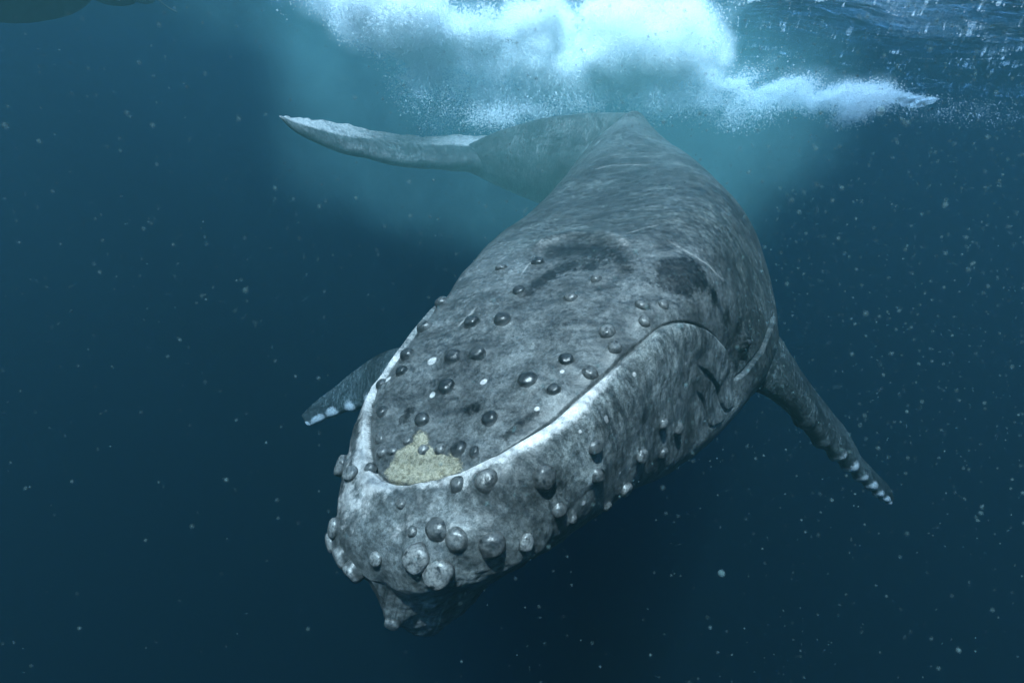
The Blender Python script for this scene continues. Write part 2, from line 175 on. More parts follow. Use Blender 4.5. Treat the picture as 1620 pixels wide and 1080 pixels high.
NOSE = .30
def whale_surface(ns, nq, curve_s, curve_q):
    """the whale's skin before relief: rows run from nose to tail, columns round the body from the back's midline"""
    C = np.array([r[:3] for r in STATIONS]); U = np.array([r[3:6] for r in STATIONS]); H = np.array([r[6:] for r in STATIONS])
    s = np.concatenate([[0], np.cumsum(np.linalg.norm(np.diff(C, axis=0), axis=1))])
    sq = curve_s(np.linspace(0, 1, ns)) * s[-1]
    # smooth the control values along the body
    fine = np.linspace(0, s[-1], 1200); A = cubic(s, np.hstack([C, U, H]), fine)
    k = np.exp(-.5 * (np.arange(-40, 41) * (fine[1] - fine[0]) / .055) ** 2); k /= k.sum()
    pad = np.vstack([2*A[0] - A[40:0:-1], A, 2*A[-1] - A[-2:-42:-1]])
    A = np.stack([np.convolve(pad[:, j], k, 'valid') for j in range(A.shape[1])], 1)
    B = np.stack([np.interp(sq, fine, A[:, j]) for j in range(A.shape[1])], 1)
    T = np.stack([np.interp(sq, fine, np.gradient(A[:, j], fine)) for j in range(3)], 1)
    c = B[:, :3]; u = B[:, 3:6]; h = B[:, 6:]
    T /= np.linalg.norm(T, axis=1)[:, None]
    u = u - (u * T).sum(1)[:, None] * T; u /= np.linalg.norm(u, axis=1)[:, None]
    R = np.cross(T, u)
    sc = np.where(sq < NOSE, np.sqrt(np.clip(1 - (1 - sq / NOSE) ** 2, 0, 1)), 1.)
    end = s[-1] - .12
    sc = np.where(sq > end, np.sqrt(np.clip(1 - ((sq - end) / .12) ** 2, 0, 1)), sc)
    q = curve_q(np.linspace(-1, 1, nq + 1)[:-1])
    kx = np.array([-1.25, -1, -.75, -.5, -.25, 0, .25, .5, .75, 1, 1.25])
    pts = np.zeros((ns, nq, 3))
    for i in range(ns):
        t, ex, ez, jx, jz, lx, lz, b = h[i]
        K = np.array([(lx, lz), (0, -b), (-lx, lz), (-jx, jz), (-ex, ez), (0, t), (ex, ez), (jx, jz), (lx, lz), (0, -b), (-lx, lz)])
        xz = cubic(kx, K, q) * sc[i]
        pts[i] = c[i] + xz[:, :1] * R[i] + xz[:, 1:] * u[i]
    return pts, sq, q
def grid_normals(p):
    du = np.gradient(p, axis=0); dv = np.roll(p, -1, 1) - np.roll(p, 1, 1)
    n = np.cross(dv, du); n /= np.linalg.norm(n, axis=-1)[..., None] + 1e-12
    return n
def curve_s(t):      # finer rows on the head
    a = .42; return np.where(t < .70, t / .70 * a, a + (t - .70) / .30 * (1 - a)) if False else a * t / .7 * (t < .7) + (t >= .7) * (a + (1 - a) * ((t - .7) / .3 * .45 + .55 * ((t - .7) / .3) ** 2))
def curve_q(t):      # finer columns on the sides of the head
    return t + .035 * np.sin(2 * np.pi * t)


class Noise:
    """smooth value noise on a random lattice"""
    def __init__(self, seed):
        self.g = np.random.default_rng(seed).random((48, 48, 48)) * 2 - 1
    def one(self, p):
        i = np.floor(p).astype(int); f = p - i; f = f * f * (3 - 2 * f); g = self.g
        a = i % 48; b = (i + 1) % 48; r = 0
        for dx in (0, 1):
            for dy in (0, 1):
                for dz in (0, 1):
                    w = (f[..., 0] if dx else 1 - f[..., 0]) * (f[..., 1] if dy else 1 - f[..., 1]) * (f[..., 2] if dz else 1 - f[..., 2])
                    r = r + w * g[(b if dx else a)[..., 0], (b if dy else a)[..., 1], (b if dz else a)[..., 2]]
        return r
    def __call__(self, p, scale, octaves=3, rough=.5):
        r = 0; amp = 1.; s = scale
        for k in range(octaves):
            r = r + amp * self.one(p * s + k * 11.3); s *= 2.03; amp *= rough
        return r
noise = Noise(3)

def link(o): scene.collection.objects.link(o); return o
def empty(name, loc=(0, 0, 0)):
    o = link(bpy.data.objects.new(name, None)); o.location = loc; o.empty_display_size = .2; return o
def tag(o, label=None, category=None, group=None, kind=None):
    for k, v in (('label', label), ('category', category), ('group', group), ('kind', kind)):
        if v: o[k] = v
    return o
def mesh_obj(name, verts, faces, mat, parent=None, smooth=True):
    """faces: an (n,4) or (n,3) array, or a list of lists"""
    me = bpy.data.meshes.new(name); verts = np.ascontiguousarray(verts, dtype=np.float32)
    if isinstance(faces, np.ndarray):
        k = faces.shape[1]; n = len(faces)
        me.vertices.add(len(verts)); me.vertices.foreach_set('co', verts.ravel())
        me.loops.add(n * k); me.loops.foreach_set('vertex_index', faces.astype(np.int32).ravel())
        me.polygons.add(n); me.polygons.foreach_set('loop_start', np.arange(0, n * k, k, dtype=np.int32))
        me.update(calc_edges=True)
    else:
        me.from_pydata([tuple(v) for v in verts.tolist()], [], faces)
    if smooth: me.polygons.foreach_set('use_smooth', np.ones(len(me.polygons), dtype=bool))
    me.validate(); me.update()
    if mat: me.materials.append(mat)
    o = link(bpy.data.objects.new(name, me))
    if parent: o.parent = parent
    return o
def fattr(o, name, vals):
    a = o.data.attributes.new(name, 'FLOAT', 'POINT'); a.data.foreach_set('value', np.asarray(vals, dtype=np.float32).ravel())
def vattr(o, name, vals):
    a = o.data.attributes.new(name, 'FLOAT_VECTOR', 'POINT'); a.data.foreach_set('vector', np.asarray(vals, dtype=np.float32).ravel())
def sst(x, a, b):
    t = np.clip((x - a) / (b - a), 0, 1); return t * t * (3 - 2 * t)

class Nodes:
    def __init__(self, name):
        self.m = bpy.data.materials.new(name); self.m.use_nodes = True; self.t = self.m.node_tree
        self.bsdf = self.t.nodes.get('Principled BSDF'); self.out = self.t.nodes.get('Material Output')
    def n(self, kind, ins=None, **props):
        x = self.t.nodes.new(kind)
        for k, v in props.items(): setattr(x, k, v)
        for k, v in (ins or {}).items():
            if isinstance(v, bpy.types.NodeSocket): self.t.links.new(v, x.inputs[k])
            else: x.inputs[k].default_value = v
        return x
    def attr(self, name, vec=False): return self.n('ShaderNodeAttribute', attribute_name=name).outputs['Vector' if vec else 'Fac']
    def noise(self, vec, scale, detail=4, rough=.55, dist=0.):
        return self.n('ShaderNodeTexNoise', {'Vector': vec, 'Scale': scale, 'Detail': detail, 'Roughness': rough, 'Distortion': dist}).outputs['Fac']
    def ramp(self, fac, a, b, lo=0., hi=1.):
        return self.n('ShaderNodeMapRange', {0: fac, 1: a, 2: b, 3: lo, 4: hi}, interpolation_type='SMOOTHSTEP').outputs[0]
    def math(self, op, a, b=0., c=0.): return self.n('ShaderNodeMath', {0: a, 1: b, 2: c}, operation=op).outputs[0]
    def mix(self, fac, a, b, mode='MIX'):
        x = self.t.nodes.new('ShaderNodeMix'); x.data_type = 'RGBA'; x.blend_type = mode
        for k, v in ((0, fac), (6, a), (7, b)):
            if isinstance(v, bpy.types.NodeSocket): self.t.links.new(v, x.inputs[k])
            else: x.inputs[k].default_value = v if not isinstance(v, tuple) or len(v) == 4 else (*v, 1)
        return x.outputs[2]
    def scale(self, vec, s): return self.n('ShaderNodeVectorMath', {0: vec, 1: s}, operation='MULTIPLY').outputs[0]
    def link(self, a, b): self.t.links.new(a, b)

# ------------------------------------------------------------------ materials
def skin_material(name='whale_skin', knob=False):
    N = Nodes(name); b = N.bsdf
    geo = N.n('ShaderNodeTexCoord').outputs['Object'] if not knob else N.n('ShaderNodeNewGeometry').outputs['Position']
    if knob:
        tone = N.n('ShaderNodeAttribute', attribute_name='tone', attribute_type='OBJECT').outputs['Fac']
        n1 = N.noise(geo, 38., 5, .6); n2 = N.noise(geo, 120., 3, .6)
        col = N.mix(N.ramp(n1, .35, .7), (.028, .036, .042), (.10, .12, .13))
        pale = N.mix(N.ramp(n2, .3, .6), (.30, .32, .32), (.85, .86, .84))
        col = N.mix(N.math('MULTIPLY', tone, N.ramp(n1, .30, .52)), col, pale)
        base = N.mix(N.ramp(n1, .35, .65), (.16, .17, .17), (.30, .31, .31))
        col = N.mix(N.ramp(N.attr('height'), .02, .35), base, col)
        col = N.mix(1., col, (.135, .135, .135), 'MULTIPLY')
        N.link(col, b.inputs['Base Color']); b.inputs['Roughness'].default_value = .34; b.inputs['Specular IOR Level'].default_value = .28
        bump = N.n('ShaderNodeBump', {'Height': n2, 'Strength': .35, 'Distance': .004}); N.link(bump.outputs[0], b.inputs['Normal'])
        return N.m
    sk = N.attr('skin', True)
    back, rost, jaw, dark, pale, barn, scr, tail = [N.attr(a) for a in ('back', 'rostrum', 'jaw', 'dark', 'pale', 'barnacle', 'scratch', 'tail')]
    big = N.noise(geo, 2.3, 6, .62, .4); mid = N.noise(geo, 12., 7, .72, .5); fine = N.noise(geo, 55., 5, .7); vfine = N.noise(geo, 190., 3, .7)
    # slate ground colour with paler bloom
    col = N.mix(N.ramp(mid, .32, .68), (.042, .055, .060), (.125, .145, .15))
    rc = N.mix(N.ramp(mid, .36, .64), (.155, .168, .172), (.27, .285, .288))
    rc = N.mix(N.ramp(N.noise(geo, 30., 6, .78, 1.2), .56, .66), rc, (.055, .065, .07))
    col = N.mix(rost, col, rc)
    # back: long fine streaks running along and across the body
    st1 = N.noise(N.scale(sk, (3.5, 34., 1)), 1., 6, .7, .9); st2 = N.noise(N.scale(sk, (26., 7., 1)), 1., 5, .7, 1.1); st3 = N.noise(N.scale(sk, (70., 9., 1)), 1., 3, .6, 1.5)
    bc = N.mix(N.ramp(big, .35, .65), (.040, .052, .052), (.100, .118, .116))
    st4 = N.noise(N.scale(sk, (150., 16., 1)), 1., 3, .6, 2.2)
    bc = N.mix(N.ramp(st2, .54, .72, 0, .55), bc, (.20, .235, .235)); bc = N.mix(N.ramp(st3, .545, .61, 0, .55), bc, (.36, .40, .39)); bc = N.mix(N.ramp(st4, .55, .62, 0, .62), bc, (.50, .54, .53)); bc = N.mix(N.ramp(st3, .46, .38, 0, .55), bc, (.02, .026, .028))
    bc = N.mix(N.ramp(st1, .58, .72, 0, .35), bc, (.19, .225, .225))
    col = N.mix(back, col, bc)
    # jaw: vertical dark mottles over grey
    jn = N.noise(N.scale(sk, (22., 7., 1)), 1., 6, .75, 1.4); jb = N.noise(geo, 5., 5, .6, .5)
    jc = N.mix(N.ramp(jn, .40, .60), (.13, .15, .155), (.40, .43, .43)); jc = N.mix(N.ramp(jb, .48, .70), jc, (.48, .51, .50))
    col = N.mix(jaw, col, jc)
    dk = N.math('ADD', dark, N.math('MULTIPLY', N.math('SUBTRACT', N.noise(geo, 26., 8, .85, 1.8), .5), 2.9))
    col = N.mix(N.ramp(dk, .30, .72), col, N.mix(N.ramp(fine, .35, .7), (.006, .008, .009), (.035, .042, .042)))
    col = N.mix(1., col, (.162, .163, .162), 'MULTIPLY')
    g1 = N.math('MULTIPLY', N.ramp(fine, .34, .66, .60, 1.42), N.ramp(vfine, .35, .68, .72, 1.32))
    g1 = N.math('MULTIPLY', g1, N.ramp(N.noise(geo, 1.9, 4, .6, .6), .36, .64, .72, 1.5)); g1 = N.math('MULTIPLY', g1, N.ramp(N.noise(geo, 6., 5, .62, .8), .38, .62, .86, 1.24))
    g2 = N.n('ShaderNodeCombineColor', {0: g1, 1: g1, 2: g1}).outputs[0]; col = N.mix(1., col, g2, 'MULTIPLY')
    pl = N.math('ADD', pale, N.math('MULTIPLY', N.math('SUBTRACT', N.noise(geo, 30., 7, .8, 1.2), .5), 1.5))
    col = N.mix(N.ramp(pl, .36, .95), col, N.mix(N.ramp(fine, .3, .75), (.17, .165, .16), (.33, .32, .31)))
    bn = N.math('ADD', barn, N.math('MULTIPLY', N.math('SUBTRACT', N.noise(geo, 26., 8, .85, 1.6), .5), 3.0))
    bmask = N.ramp(bn, .50, .84)
    col = N.mix(bmask, col, N.mix(N.ramp(fine, .30, .60), N.mix(N.ramp(vfine, .35, .6), (.030, .028, .020), (.10, .085, .05)), N.mix(N.ramp(vfine, .35, .62), (.095, .088, .062), (.205, .188, .142))))
    sc2 = N.math('MULTIPLY', scr, N.ramp(fine, .30, .52)); col = N.mix(N.math('MULTIPLY', sc2, .75), col, (.17, .17, .165))
    col = N.mix(N.ramp(fine, .56, .78, 0, .25), col, (.075, .075, .072)); col = N.mix(N.ramp(vfine, .45, .30, 0, .55), col, (.008, .010, .011))
    N.link(col, b.inputs['Base Color']); b.inputs['Specular IOR Level'].default_value = .24
    N.link(N.ramp(mid, .3, .7, .30, .50), b.inputs['Roughness'])
    h = N.math('ADD', N.math('MULTIPLY', fine, .6), N.math('MULTIPLY', vfine, .35)); h = N.math('ADD', h, N.math('MULTIPLY', N.math('MULTIPLY', vfine, bmask), 2.5))
    h = N.math('ADD', h, N.math('MULTIPLY', st2, .5))
    bump = N.n('ShaderNodeBump', {'Height': h, 'Strength': .55, 'Distance': .006}); N.link(bump.outputs[0], b.inputs['Normal'])
    return N.m
M_skin = skin_material(); M_knob = skin_material('tubercle_skin', True)

def plain(name, col, rough=.6, spec=.3):
    N = Nodes(name); g = N.n('ShaderNodeTexCoord').outputs['Object']
    c = N.mix(N.ramp(N.noise(g, 14., 5), .3, .7), tuple(x * .7 for x in col), tuple(min(1, x * 1.25) for x in col))
    N.link(c, N.bsdf.inputs['Base Color']); N.bsdf.inputs['Roughness'].default_value = rough; N.bsdf.inputs['Specular IOR Level'].default_value = spec
    return N.m
def bubble_mat(name, col, trans):
    N = Nodes(name); t = N.t; t.nodes.remove(N.bsdf)
    d = N.n('ShaderNodeBsdfDiffuse', {'Color': (*col, 1)}); s = N.n('ShaderNodeBsdfTranslucent', {'Color': (*col, 1)})
    m = N.n('ShaderNodeMixShader', {0: trans, 1: d.outputs[0], 2: s.outputs[0]}); tp = N.n('ShaderNodeBsdfTransparent'); m = N.n('ShaderNodeMixShader', {0: .65, 1: tp.outputs[0], 2: m.outputs[0]}); N.link(m.outputs[0], N.out.inputs[0]); return N.m
M_bubble = bubble_mat('bubble_foam', (.93, .95, .97), .45)

# ------------------------------------------------------------------ the sea: the water body, its surface, the deep floor
def water_volume():
    bm_v = [(-70, -40, -41), (70, -40, -41), (70, 110, -41), (-70, 110, -41), (-70, -40, .8), (70, -40, .8), (70, 110, .8), (-70, 110, .8)]
    f = [(0, 3, 2, 1), (4, 5, 6, 7), (0, 1, 5, 4), (1, 2, 6, 5), (2, 3, 7, 6), (3, 0, 4, 7)]
    N = Nodes('sea_haze'); N.t.nodes.remove(N.bsdf)
    v = N.n('ShaderNodeVolumePrincipled', {'Color': (.035, .094, .095, 1), 'Density': .19, 'Anisotropy': .68})
    v.inputs['Absorption Color'].default_value = (.0, .115, .34, 1)
    N.link(v.outputs[0], N.out.inputs['Volume'])
    o = mesh_obj('haze', bm_v, f, N.m, smooth=False); tag(o, 'blue green sea water filling the whole view and veiling far things', None, None, 'stuff')
    o.display_type = 'WIRE'
water_volume()
deep = mesh_obj('sea_floor', [(-69, -39, -40), (69, -39, -40), (69, 109, -40), (-69, 109, -40)], [(0, 1, 2, 3)], plain('deep_sand', (.08, .09, .10)), smooth=False)
tag(deep, kind='structure')

def wave_height(x, y):
    r = np.random.default_rng(11); z = 0
    for k in range(46):
        lam = .42 * 1.088 ** k; a = r.normal(.35, .75); ph = r.uniform(0, 6.28); amp = .0062 * lam ** .95 * r.uniform(.4, 1.2)
        kk = 2 * np.pi / lam; w = kk * (x * np.cos(a) + y * np.sin(a)) + ph + .8 * np.sin(kk * .21 * (y - x) + ph * 3)
        z = z + amp * (1 - 2 * np.abs(np.sin(w / 2)) ** 1.3) * .9
    return z
def build_surface():
    nx, ny = 740, 740
    tx = np.linspace(-1, 1, nx); x = 69 * (np.sign(tx) * (.32 * np.abs(tx) + .68 * np.abs(tx) ** 3))
    ty = np.linspace(0, 1, ny); y = -12 + 121 * (.40 * ty + .60 * ty ** 3)
    X, Y = np.meshgrid(x, y); Z = wave_height(X, Y)
    fade = 1 - .55 * sst(np.hypot(X, Y), 35, 90); Z = Z * fade
    v = np.stack([X, Y, Z], -1).reshape(-1, 3)
    i = np.arange(nx * ny).reshape(ny, nx); f = np.stack([i[:-1, :-1], i[:-1, 1:], i[1:, 1:], i[1:, :-1]], -1).reshape(-1, 4)
    N = Nodes('sea_surface'); N.t.nodes.remove(N.bsdf)
    g = N.n('ShaderNodeNewGeometry').outputs['Position']
    h = N.math('ADD', N.noise(N.scale(g, (1.0, 1.6, 1)), 3.2, 6, .62, .4), N.math('MULTIPLY', N.noise(g, 17., 4, .6), .22))
    bump = N.n('ShaderNodeBump', {'Height': h, 'Strength': .75, 'Distance': .14}).outputs[0]
    fr = N.n('ShaderNodeFresnel', {'IOR': 1.33, 'Normal': bump}).outputs[0]
    tr = N.n('ShaderNodeBsdfTransparent', {'Color': (.96, .98, 1, 1)}); gl = N.n('ShaderNodeBsdfGlossy', {'Color': (.95, .97, 1, 1), 'Roughness': .04, 'Normal': bump})
    m = N.n('ShaderNodeMixShader', {0: fr, 1: tr.outputs[0], 2: gl.outputs[0]}); N.link(m.outputs[0], N.out.inputs[0])
    o = mesh_obj('water', v, f, N.m); tag(o, 'rippled underside of the sea surface', None, None, 'structure'); return o
build_surface()

# ------------------------------------------------------------------ the whale
whale = empty('humpback_whale', (.75, 3.8, -2.4))
tag(whale, 'large grey humpback whale diving head first towards the camera with knobbly head', 'whale')
def to_local(p): return np.asarray(p) - np.array([.75, 3.8, -2.4])

def sample_grid(P, sq, q, s_, q_):
    fi = np.interp(s_, sq, np.arange(len(sq))); fj = np.interp(q_, q, np.arange(len(q)))
    i0 = np.clip(np.floor(fi).astype(int), 0, len(sq) - 2); j0 = np.clip(np.floor(fj).astype(int), 0, len(q) - 2)
    a = (fi - i0)[..., None]; b = (fj - j0)[..., None]
    return P[i0, j0] * (1 - a) * (1 - b) + P[i0 + 1, j0] * a * (1 - b) + P[i0, j0 + 1] * (1 - a) * b + P[i0 + 1, j0 + 1] * a * b
def smooth_line(pts, step, sig=3):
    pts = np.asarray(pts, float); d = np.concatenate([[0], np.cumsum(np.linalg.norm(np.diff(pts, axis=0) * (1, 2), axis=1))])
    t = np.arange(0, d[-1] + step, step); out = np.stack([np.interp(t, d, pts[:, k]) for k in range(2)], 1)
    k = np.exp(-.5 * (np.arange(-3 * sig, 3 * sig + 1) / sig) ** 2); k /= k.sum()
    pad = np.vstack([2 * out[0] - out[3 * sig:0:-1], out, 2 * out[-1] - out[-2:-3 * sig - 2:-1]])
    return np.stack([np.convolve(pad[:, j], k, 'valid') for j in range(2)], 1)

NS, NQ = 960, 760
P0, SQ, QQ = whale_surface(NS, NQ, curve_s, curve_q)
N0 = grid_normals(P0)
S2 = np.broadcast_to(SQ[:, None], (NS, NQ)); Q2 = np.broadcast_to(QQ[None], (NS, NQ))

def near_line(line_sq, reach, signed=True):
    """distance (m) of skin points to a line drawn on the skin; the sign tells its side; also how far along"""
    L = sample_grid(P0, SQ, QQ, line_sq[:, 0], line_sq[:, 1])
    LN = sample_grid(N0, SQ, QQ, line_sq[:, 0], line_sq[:, 1]); T = np.gradient(L, axis=0)
    side = np.cross(LN, T); side /= np.linalg.norm(side, axis=1)[:, None] + 1e-9
    lo, hi = L.min(0) - reach, L.max(0) + reach
    m = np.all((P0 > lo) & (P0 < hi), axis=-1) & ((N0 @ LN.mean(0)) > -.6)
    idx = np.flatnonzero(m); V = P0.reshape(-1, 3)[idx]; D = np.full(NS * NQ, 9.); U = np.zeros(NS * NQ)
    t_arr = np.concatenate([[0], np.cumsum(np.linalg.norm(np.diff(L, axis=0), axis=1))])
    for k in range(0, len(idx), 20000):
        v = V[k:k + 20000]
        d2 = (v ** 2).sum(1)[:, None] - 2 * v @ L.T + (L ** 2).sum(1)[None]; j = d2.argmin(1)
        dv = v - L[j]; dist = np.sqrt(np.maximum((dv ** 2).sum(1), 0))
        if signed:
            sd = (dv * side[j]).sum(1); end = (j == 0) | (j == len(L) - 1)
            val = np.where(end, np.sign(sd) * dist, np.where(np.abs(sd) > .0, np.sign(sd), 1) * np.maximum(np.abs(sd), dist * .3))
        else: val = dist
        D[idx[k:k + 20000]] = val; U[idx[k:k + 20000]] = t_arr[j]
    D[np.abs(D) > reach] = 9 * np.sign(D[np.abs(D) > reach])
    return D.reshape(NS, NQ), U.reshape(NS, NQ), t_arr[-1]

disp = np.zeros((NS, NQ)); pale = np.zeros((NS, NQ)); dark = np.zeros((NS, NQ)); scratch = np.zeros((NS, NQ)); barn = np.zeros((NS, NQ))
# the mouth: one line from jaw corner round the snout to the other jaw corner
seen = list(MOUTH_FAR) + list(MOUTH)      # from the far lip round the snout to the near jaw corner
a0, b0 = seen[0]; dq = -b0 - float(np.interp(a0, [m[0] for m in MOUTH], [m[1] for m in MOUTH]))
hid = [(a, -b - dq * math.exp(-(a - a0) / .5)) for a, b in MOUTH if a > a0 + .02]      # the far side mirrors the near one
mouth = smooth_line(hid[::-1] + seen, .008, 3)
dm, um, lm_ = near_line(mouth, .30)
# positive on the jaw side
mid_j = np.argmin(abs(QQ)); flip = 1.0
if dm[np.argmin(abs(SQ - .40)), mid_j] > 0: dm = -dm
frac = np.abs(um / lm_ - .5) * 2          # 0 at the snout, 1 at the corners
endf = 1 - sst(frac, .93, 1.0)
jawside = np.where(np.abs(dm) < 5, dm > 0, False)
lip = np.where(dm > 0, .022 * sst(dm, 0, .010) * (1 - .75 * sst(dm, .03, .16)) * (1 - sst(dm, .1, .28)), 0)
gro = -.014 * np.exp(-(np.minimum(np.abs(dm + .003), 5) / .006) ** 2) - .006 * np.where(dm < 0, np.exp(-(dm / .06) ** 2), 0)
disp += (lip + gro) * endf * (np.abs(dm) < 5)
front_w = 1 - sst(frac, .30, .62)
lw = 1 + .55 * noise(P0, 5.5, 3)
pale += np.where(dm > 0, (1 - sst(dm / np.clip(lw, .35, 2), .012, .060)) * (.8 + .35 * noise(P0 + 9, 9., 2)) * (.25 + .75 * front_w) * (1 - sst(frac, .70, .95)), 0)
pale += np.where(dm > 0, .45 * (1 - sst(dm, .10, .26)) * front_w * sst(noise(P0, 4.), -.2, .5), 0)
# is a point on the upper jaw?
def side_line(sg):
    m = mouth[mouth[:, 1] * sg > 0]; o = np.argsort(m[:, 0]); v = np.interp(SQ, m[o, 0], np.abs(m[o, 1])); v[SQ < mouth[:, 0].min()] = 0
    return v
q_mouth = np.where(Q2 > 0, side_line(1)[:, None], side_line(-1)[:, None])
rost = (np.abs(Q2) < q_mouth) * (1.0 - sst(S2, 1.5, 2.1)); jaw = (np.abs(Q2) >= q_mouth) * (1 - sst(S2, 1.7, 2.0))
chin = (np.abs(Q2) >= q_mouth) * (1 - sst(S2, .30, .75)) * (1 - sst(np.abs(Q2), .30, .52)); rost = rost + .8 * chin * jaw; jaw = jaw * (1 - .8 * chin)
rost = np.clip(rost, 0, 1); jaw = np.clip(jaw, 0, 1)
pale += chin * np.clip(.20 + .55 * noise(P0 + 2, 6., 4, .6), 0, .6)
# skin folds
def fold(pts, h, w, reach=.12, both=True, tail=.12, edge=.0, mirror=True, flipside=False):
    global disp, pale
    for sgn in ((1, -1) if mirror else (1,)):
        ln = smooth_line([(a, b * sgn) for a, b in pts], .006, 3)
        d, u, L = near_line(ln, reach); d = d * sgn * (-1 if flipside else 1)
        e = sst(u, 0, tail) * (1 - sst(u, L - tail * .6, L)) if tail else 1
        on = np.abs(d) < 5
        disp += on * e * (np.where(d > 0, h * sst(d, -.002, .008) * (1 - sst(d, w * .25, w)), 0) - h * .55 * np.exp(-(np.minimum(np.abs(d + .004), 5) / .007) ** 2))
        pale += on * e * edge * np.exp(-(np.minimum(np.abs(d - .004), 5) / .006) ** 2)
fold(CREASES['cr1'], .0085, .10, edge=.5); fold(CREASES['cr2'], .0075, .09, edge=.5)
fold(CREASES['fold'], .020, .30, reach=.32, tail=.10, edge=.2); fold(CREASES['fine1'], .003, .03, edge=.1)
# barnacle crust at the snout tip
poly = np.array(BARNACLE_PATCH); 
def inside(px, py, poly):
    r = np.zeros(px.shape, bool); n = len(poly)
    for i in range(n):
        x1, y1 = poly[i]; x2, y2 = poly[(i + 1) % n]
        c = ((y1 > py) != (y2 > py)) & (px < (x2 - x1) * (py - y1) / (y2 - y1 + 1e-12) + x1); r ^= c
    return r
def soft(P, k):   # small box blur on the grid
    for _ in range(k):
        P = (P + np.roll(P, 1, 0) + np.roll(P, -1, 0)) / 3; P = (P + np.roll(P, 1, 1) + np.roll(P, -1, 1)) / 3
    return P
barn = soft(inside(S2, Q2, poly).astype(float), 16); disp += np.clip(barn, 0, 1) * (.004 + .004 * noise(P0, 70., 3))
# blotches, wear marks and specks
def spot(arr, s_, q_, r, amp=1., soft_edge=False):
    c = sample_grid(P0, SQ, QQ, np.array([s_]), np.array([q_]))[0]
    i = np.searchsorted(SQ, [s_ - 3.2 * r - .05, s_ + 3.2 * r + .05]); sl = slice(max(0, i[0]), min(NS, i[1] + 1))
    d = np.linalg.norm(P0[sl] - c, axis=-1); arr[sl] = 1 - (1 - arr[sl]) * (1 - min(amp, 1) * np.exp(-(d / (r * 1.05)) ** 2 * .9)) if soft_edge else np.maximum(arr[sl], amp * (1 - sst(d, r * .55, r * 1.5)))
for a, b, r in DARK: spot(dark, a, b, r, .8, True)
for a, b, r in SPECKS: spot(pale, a, b, r * .9, 1.1)
for k, ln in enumerate(SCRATCHES):
    d, u, L = near_line(smooth_line(ln, .008, 2), .05, False)
    w = (.006, .0055, .004, .008, .005)[k]; e = sst(u, 0, .12 * L + 1e-6) * (1 - sst(u, .8 * L, L))
    scratch = np.maximum(scratch, e * np.exp(-(d / w) ** 2)); disp -= .003 * e * np.exp(-(d / w) ** 2)
d, u, L = near_line(smooth_line(RIDGE, .01, 3), .2, False)   # the splash guard in front of the blowholes
disp += .022 * np.exp(-(d / .045) ** 2) * sst(u, 0, .1) * (1 - sst(u, L - .1, L)); pale = np.maximum(pale, (.34 + .3 * noise(P0, 12., 3)) * np.exp(-(d / .04) ** 2))
# midline ridge on the upper jaw, throat pleats underneath, gentle lumps everywhere
disp += .014 * np.exp(-((Q2 * 7.5) ** 2)) * sst(S2, .45, .8) * (1 - sst(S2, 1.45, 1.8))
pl_w = sst(np.abs(Q2), .74, .80) * sst(S2, .55, .9) * (1 - sst(S2, 3.0, 3.8)); disp += pl_w * .016 * (np.abs(np.sin(Q2 * 62)) ** .6 - .6)
disp += .0055 * noise(P0, 6.5, 3) * (1 - sst(S2, 2.2, 3.0) * .7) + .010 * noise(P0 + 5, 2.2, 2)
disp += .010 * noise(P0, 11., 3) * (np.abs(Q2) >= q_mouth) * (1 - sst(S2, .35, .8))
# swelling under every tubercle
for a, b, r, kind in TUBERCLES:
    c = sample_grid(P0, SQ, QQ, np.array([a]), np.array([b]))[0]
    i = np.searchsorted(SQ, [a - .25, a + .25]); sl = slice(max(0, i[0]), i[1] + 1)
    d = np.linalg.norm(P0[sl] - c, axis=-1); disp[sl] += .52 * r * np.exp(-(d / (1.45 * r)) ** 2)
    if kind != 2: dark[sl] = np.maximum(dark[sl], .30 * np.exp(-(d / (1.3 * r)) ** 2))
# the eye bulge
for sg in (1, -1):
    c = sample_grid(P0, SQ, QQ, np.array([EYE[0]]), np.array([EYE[1] * sg]))[0]; d = np.linalg.norm(P0 - c, axis=-1)
    disp += .034 * np.exp(-(d / .065) ** 2) - .010 * np.exp(-((d - .09) / .03) ** 2) + .007 * noise(P0 * np.array([1, 1, 2.2]), 16., 3) * np.exp(-(d / .13) ** 2)
    dark = np.maximum(dark, .62 * np.exp(-(d / .13) ** 2))
# dorsal fin: a low hooked hump on the midline
fin = np.where(S2 < 4.2, np.exp(-((S2 - 4.2) / .26) ** 2), np.exp(-((S2 - 4.2) / .10) ** 2)) * np.exp(-(np.abs(Q2) / .035) ** 2)
disp += .025 * fin
hump = np.exp(-((S2 - 4.2) / .7) ** 2) * np.exp(-(np.abs(Q2) / .12) ** 2); disp += .0 * hump

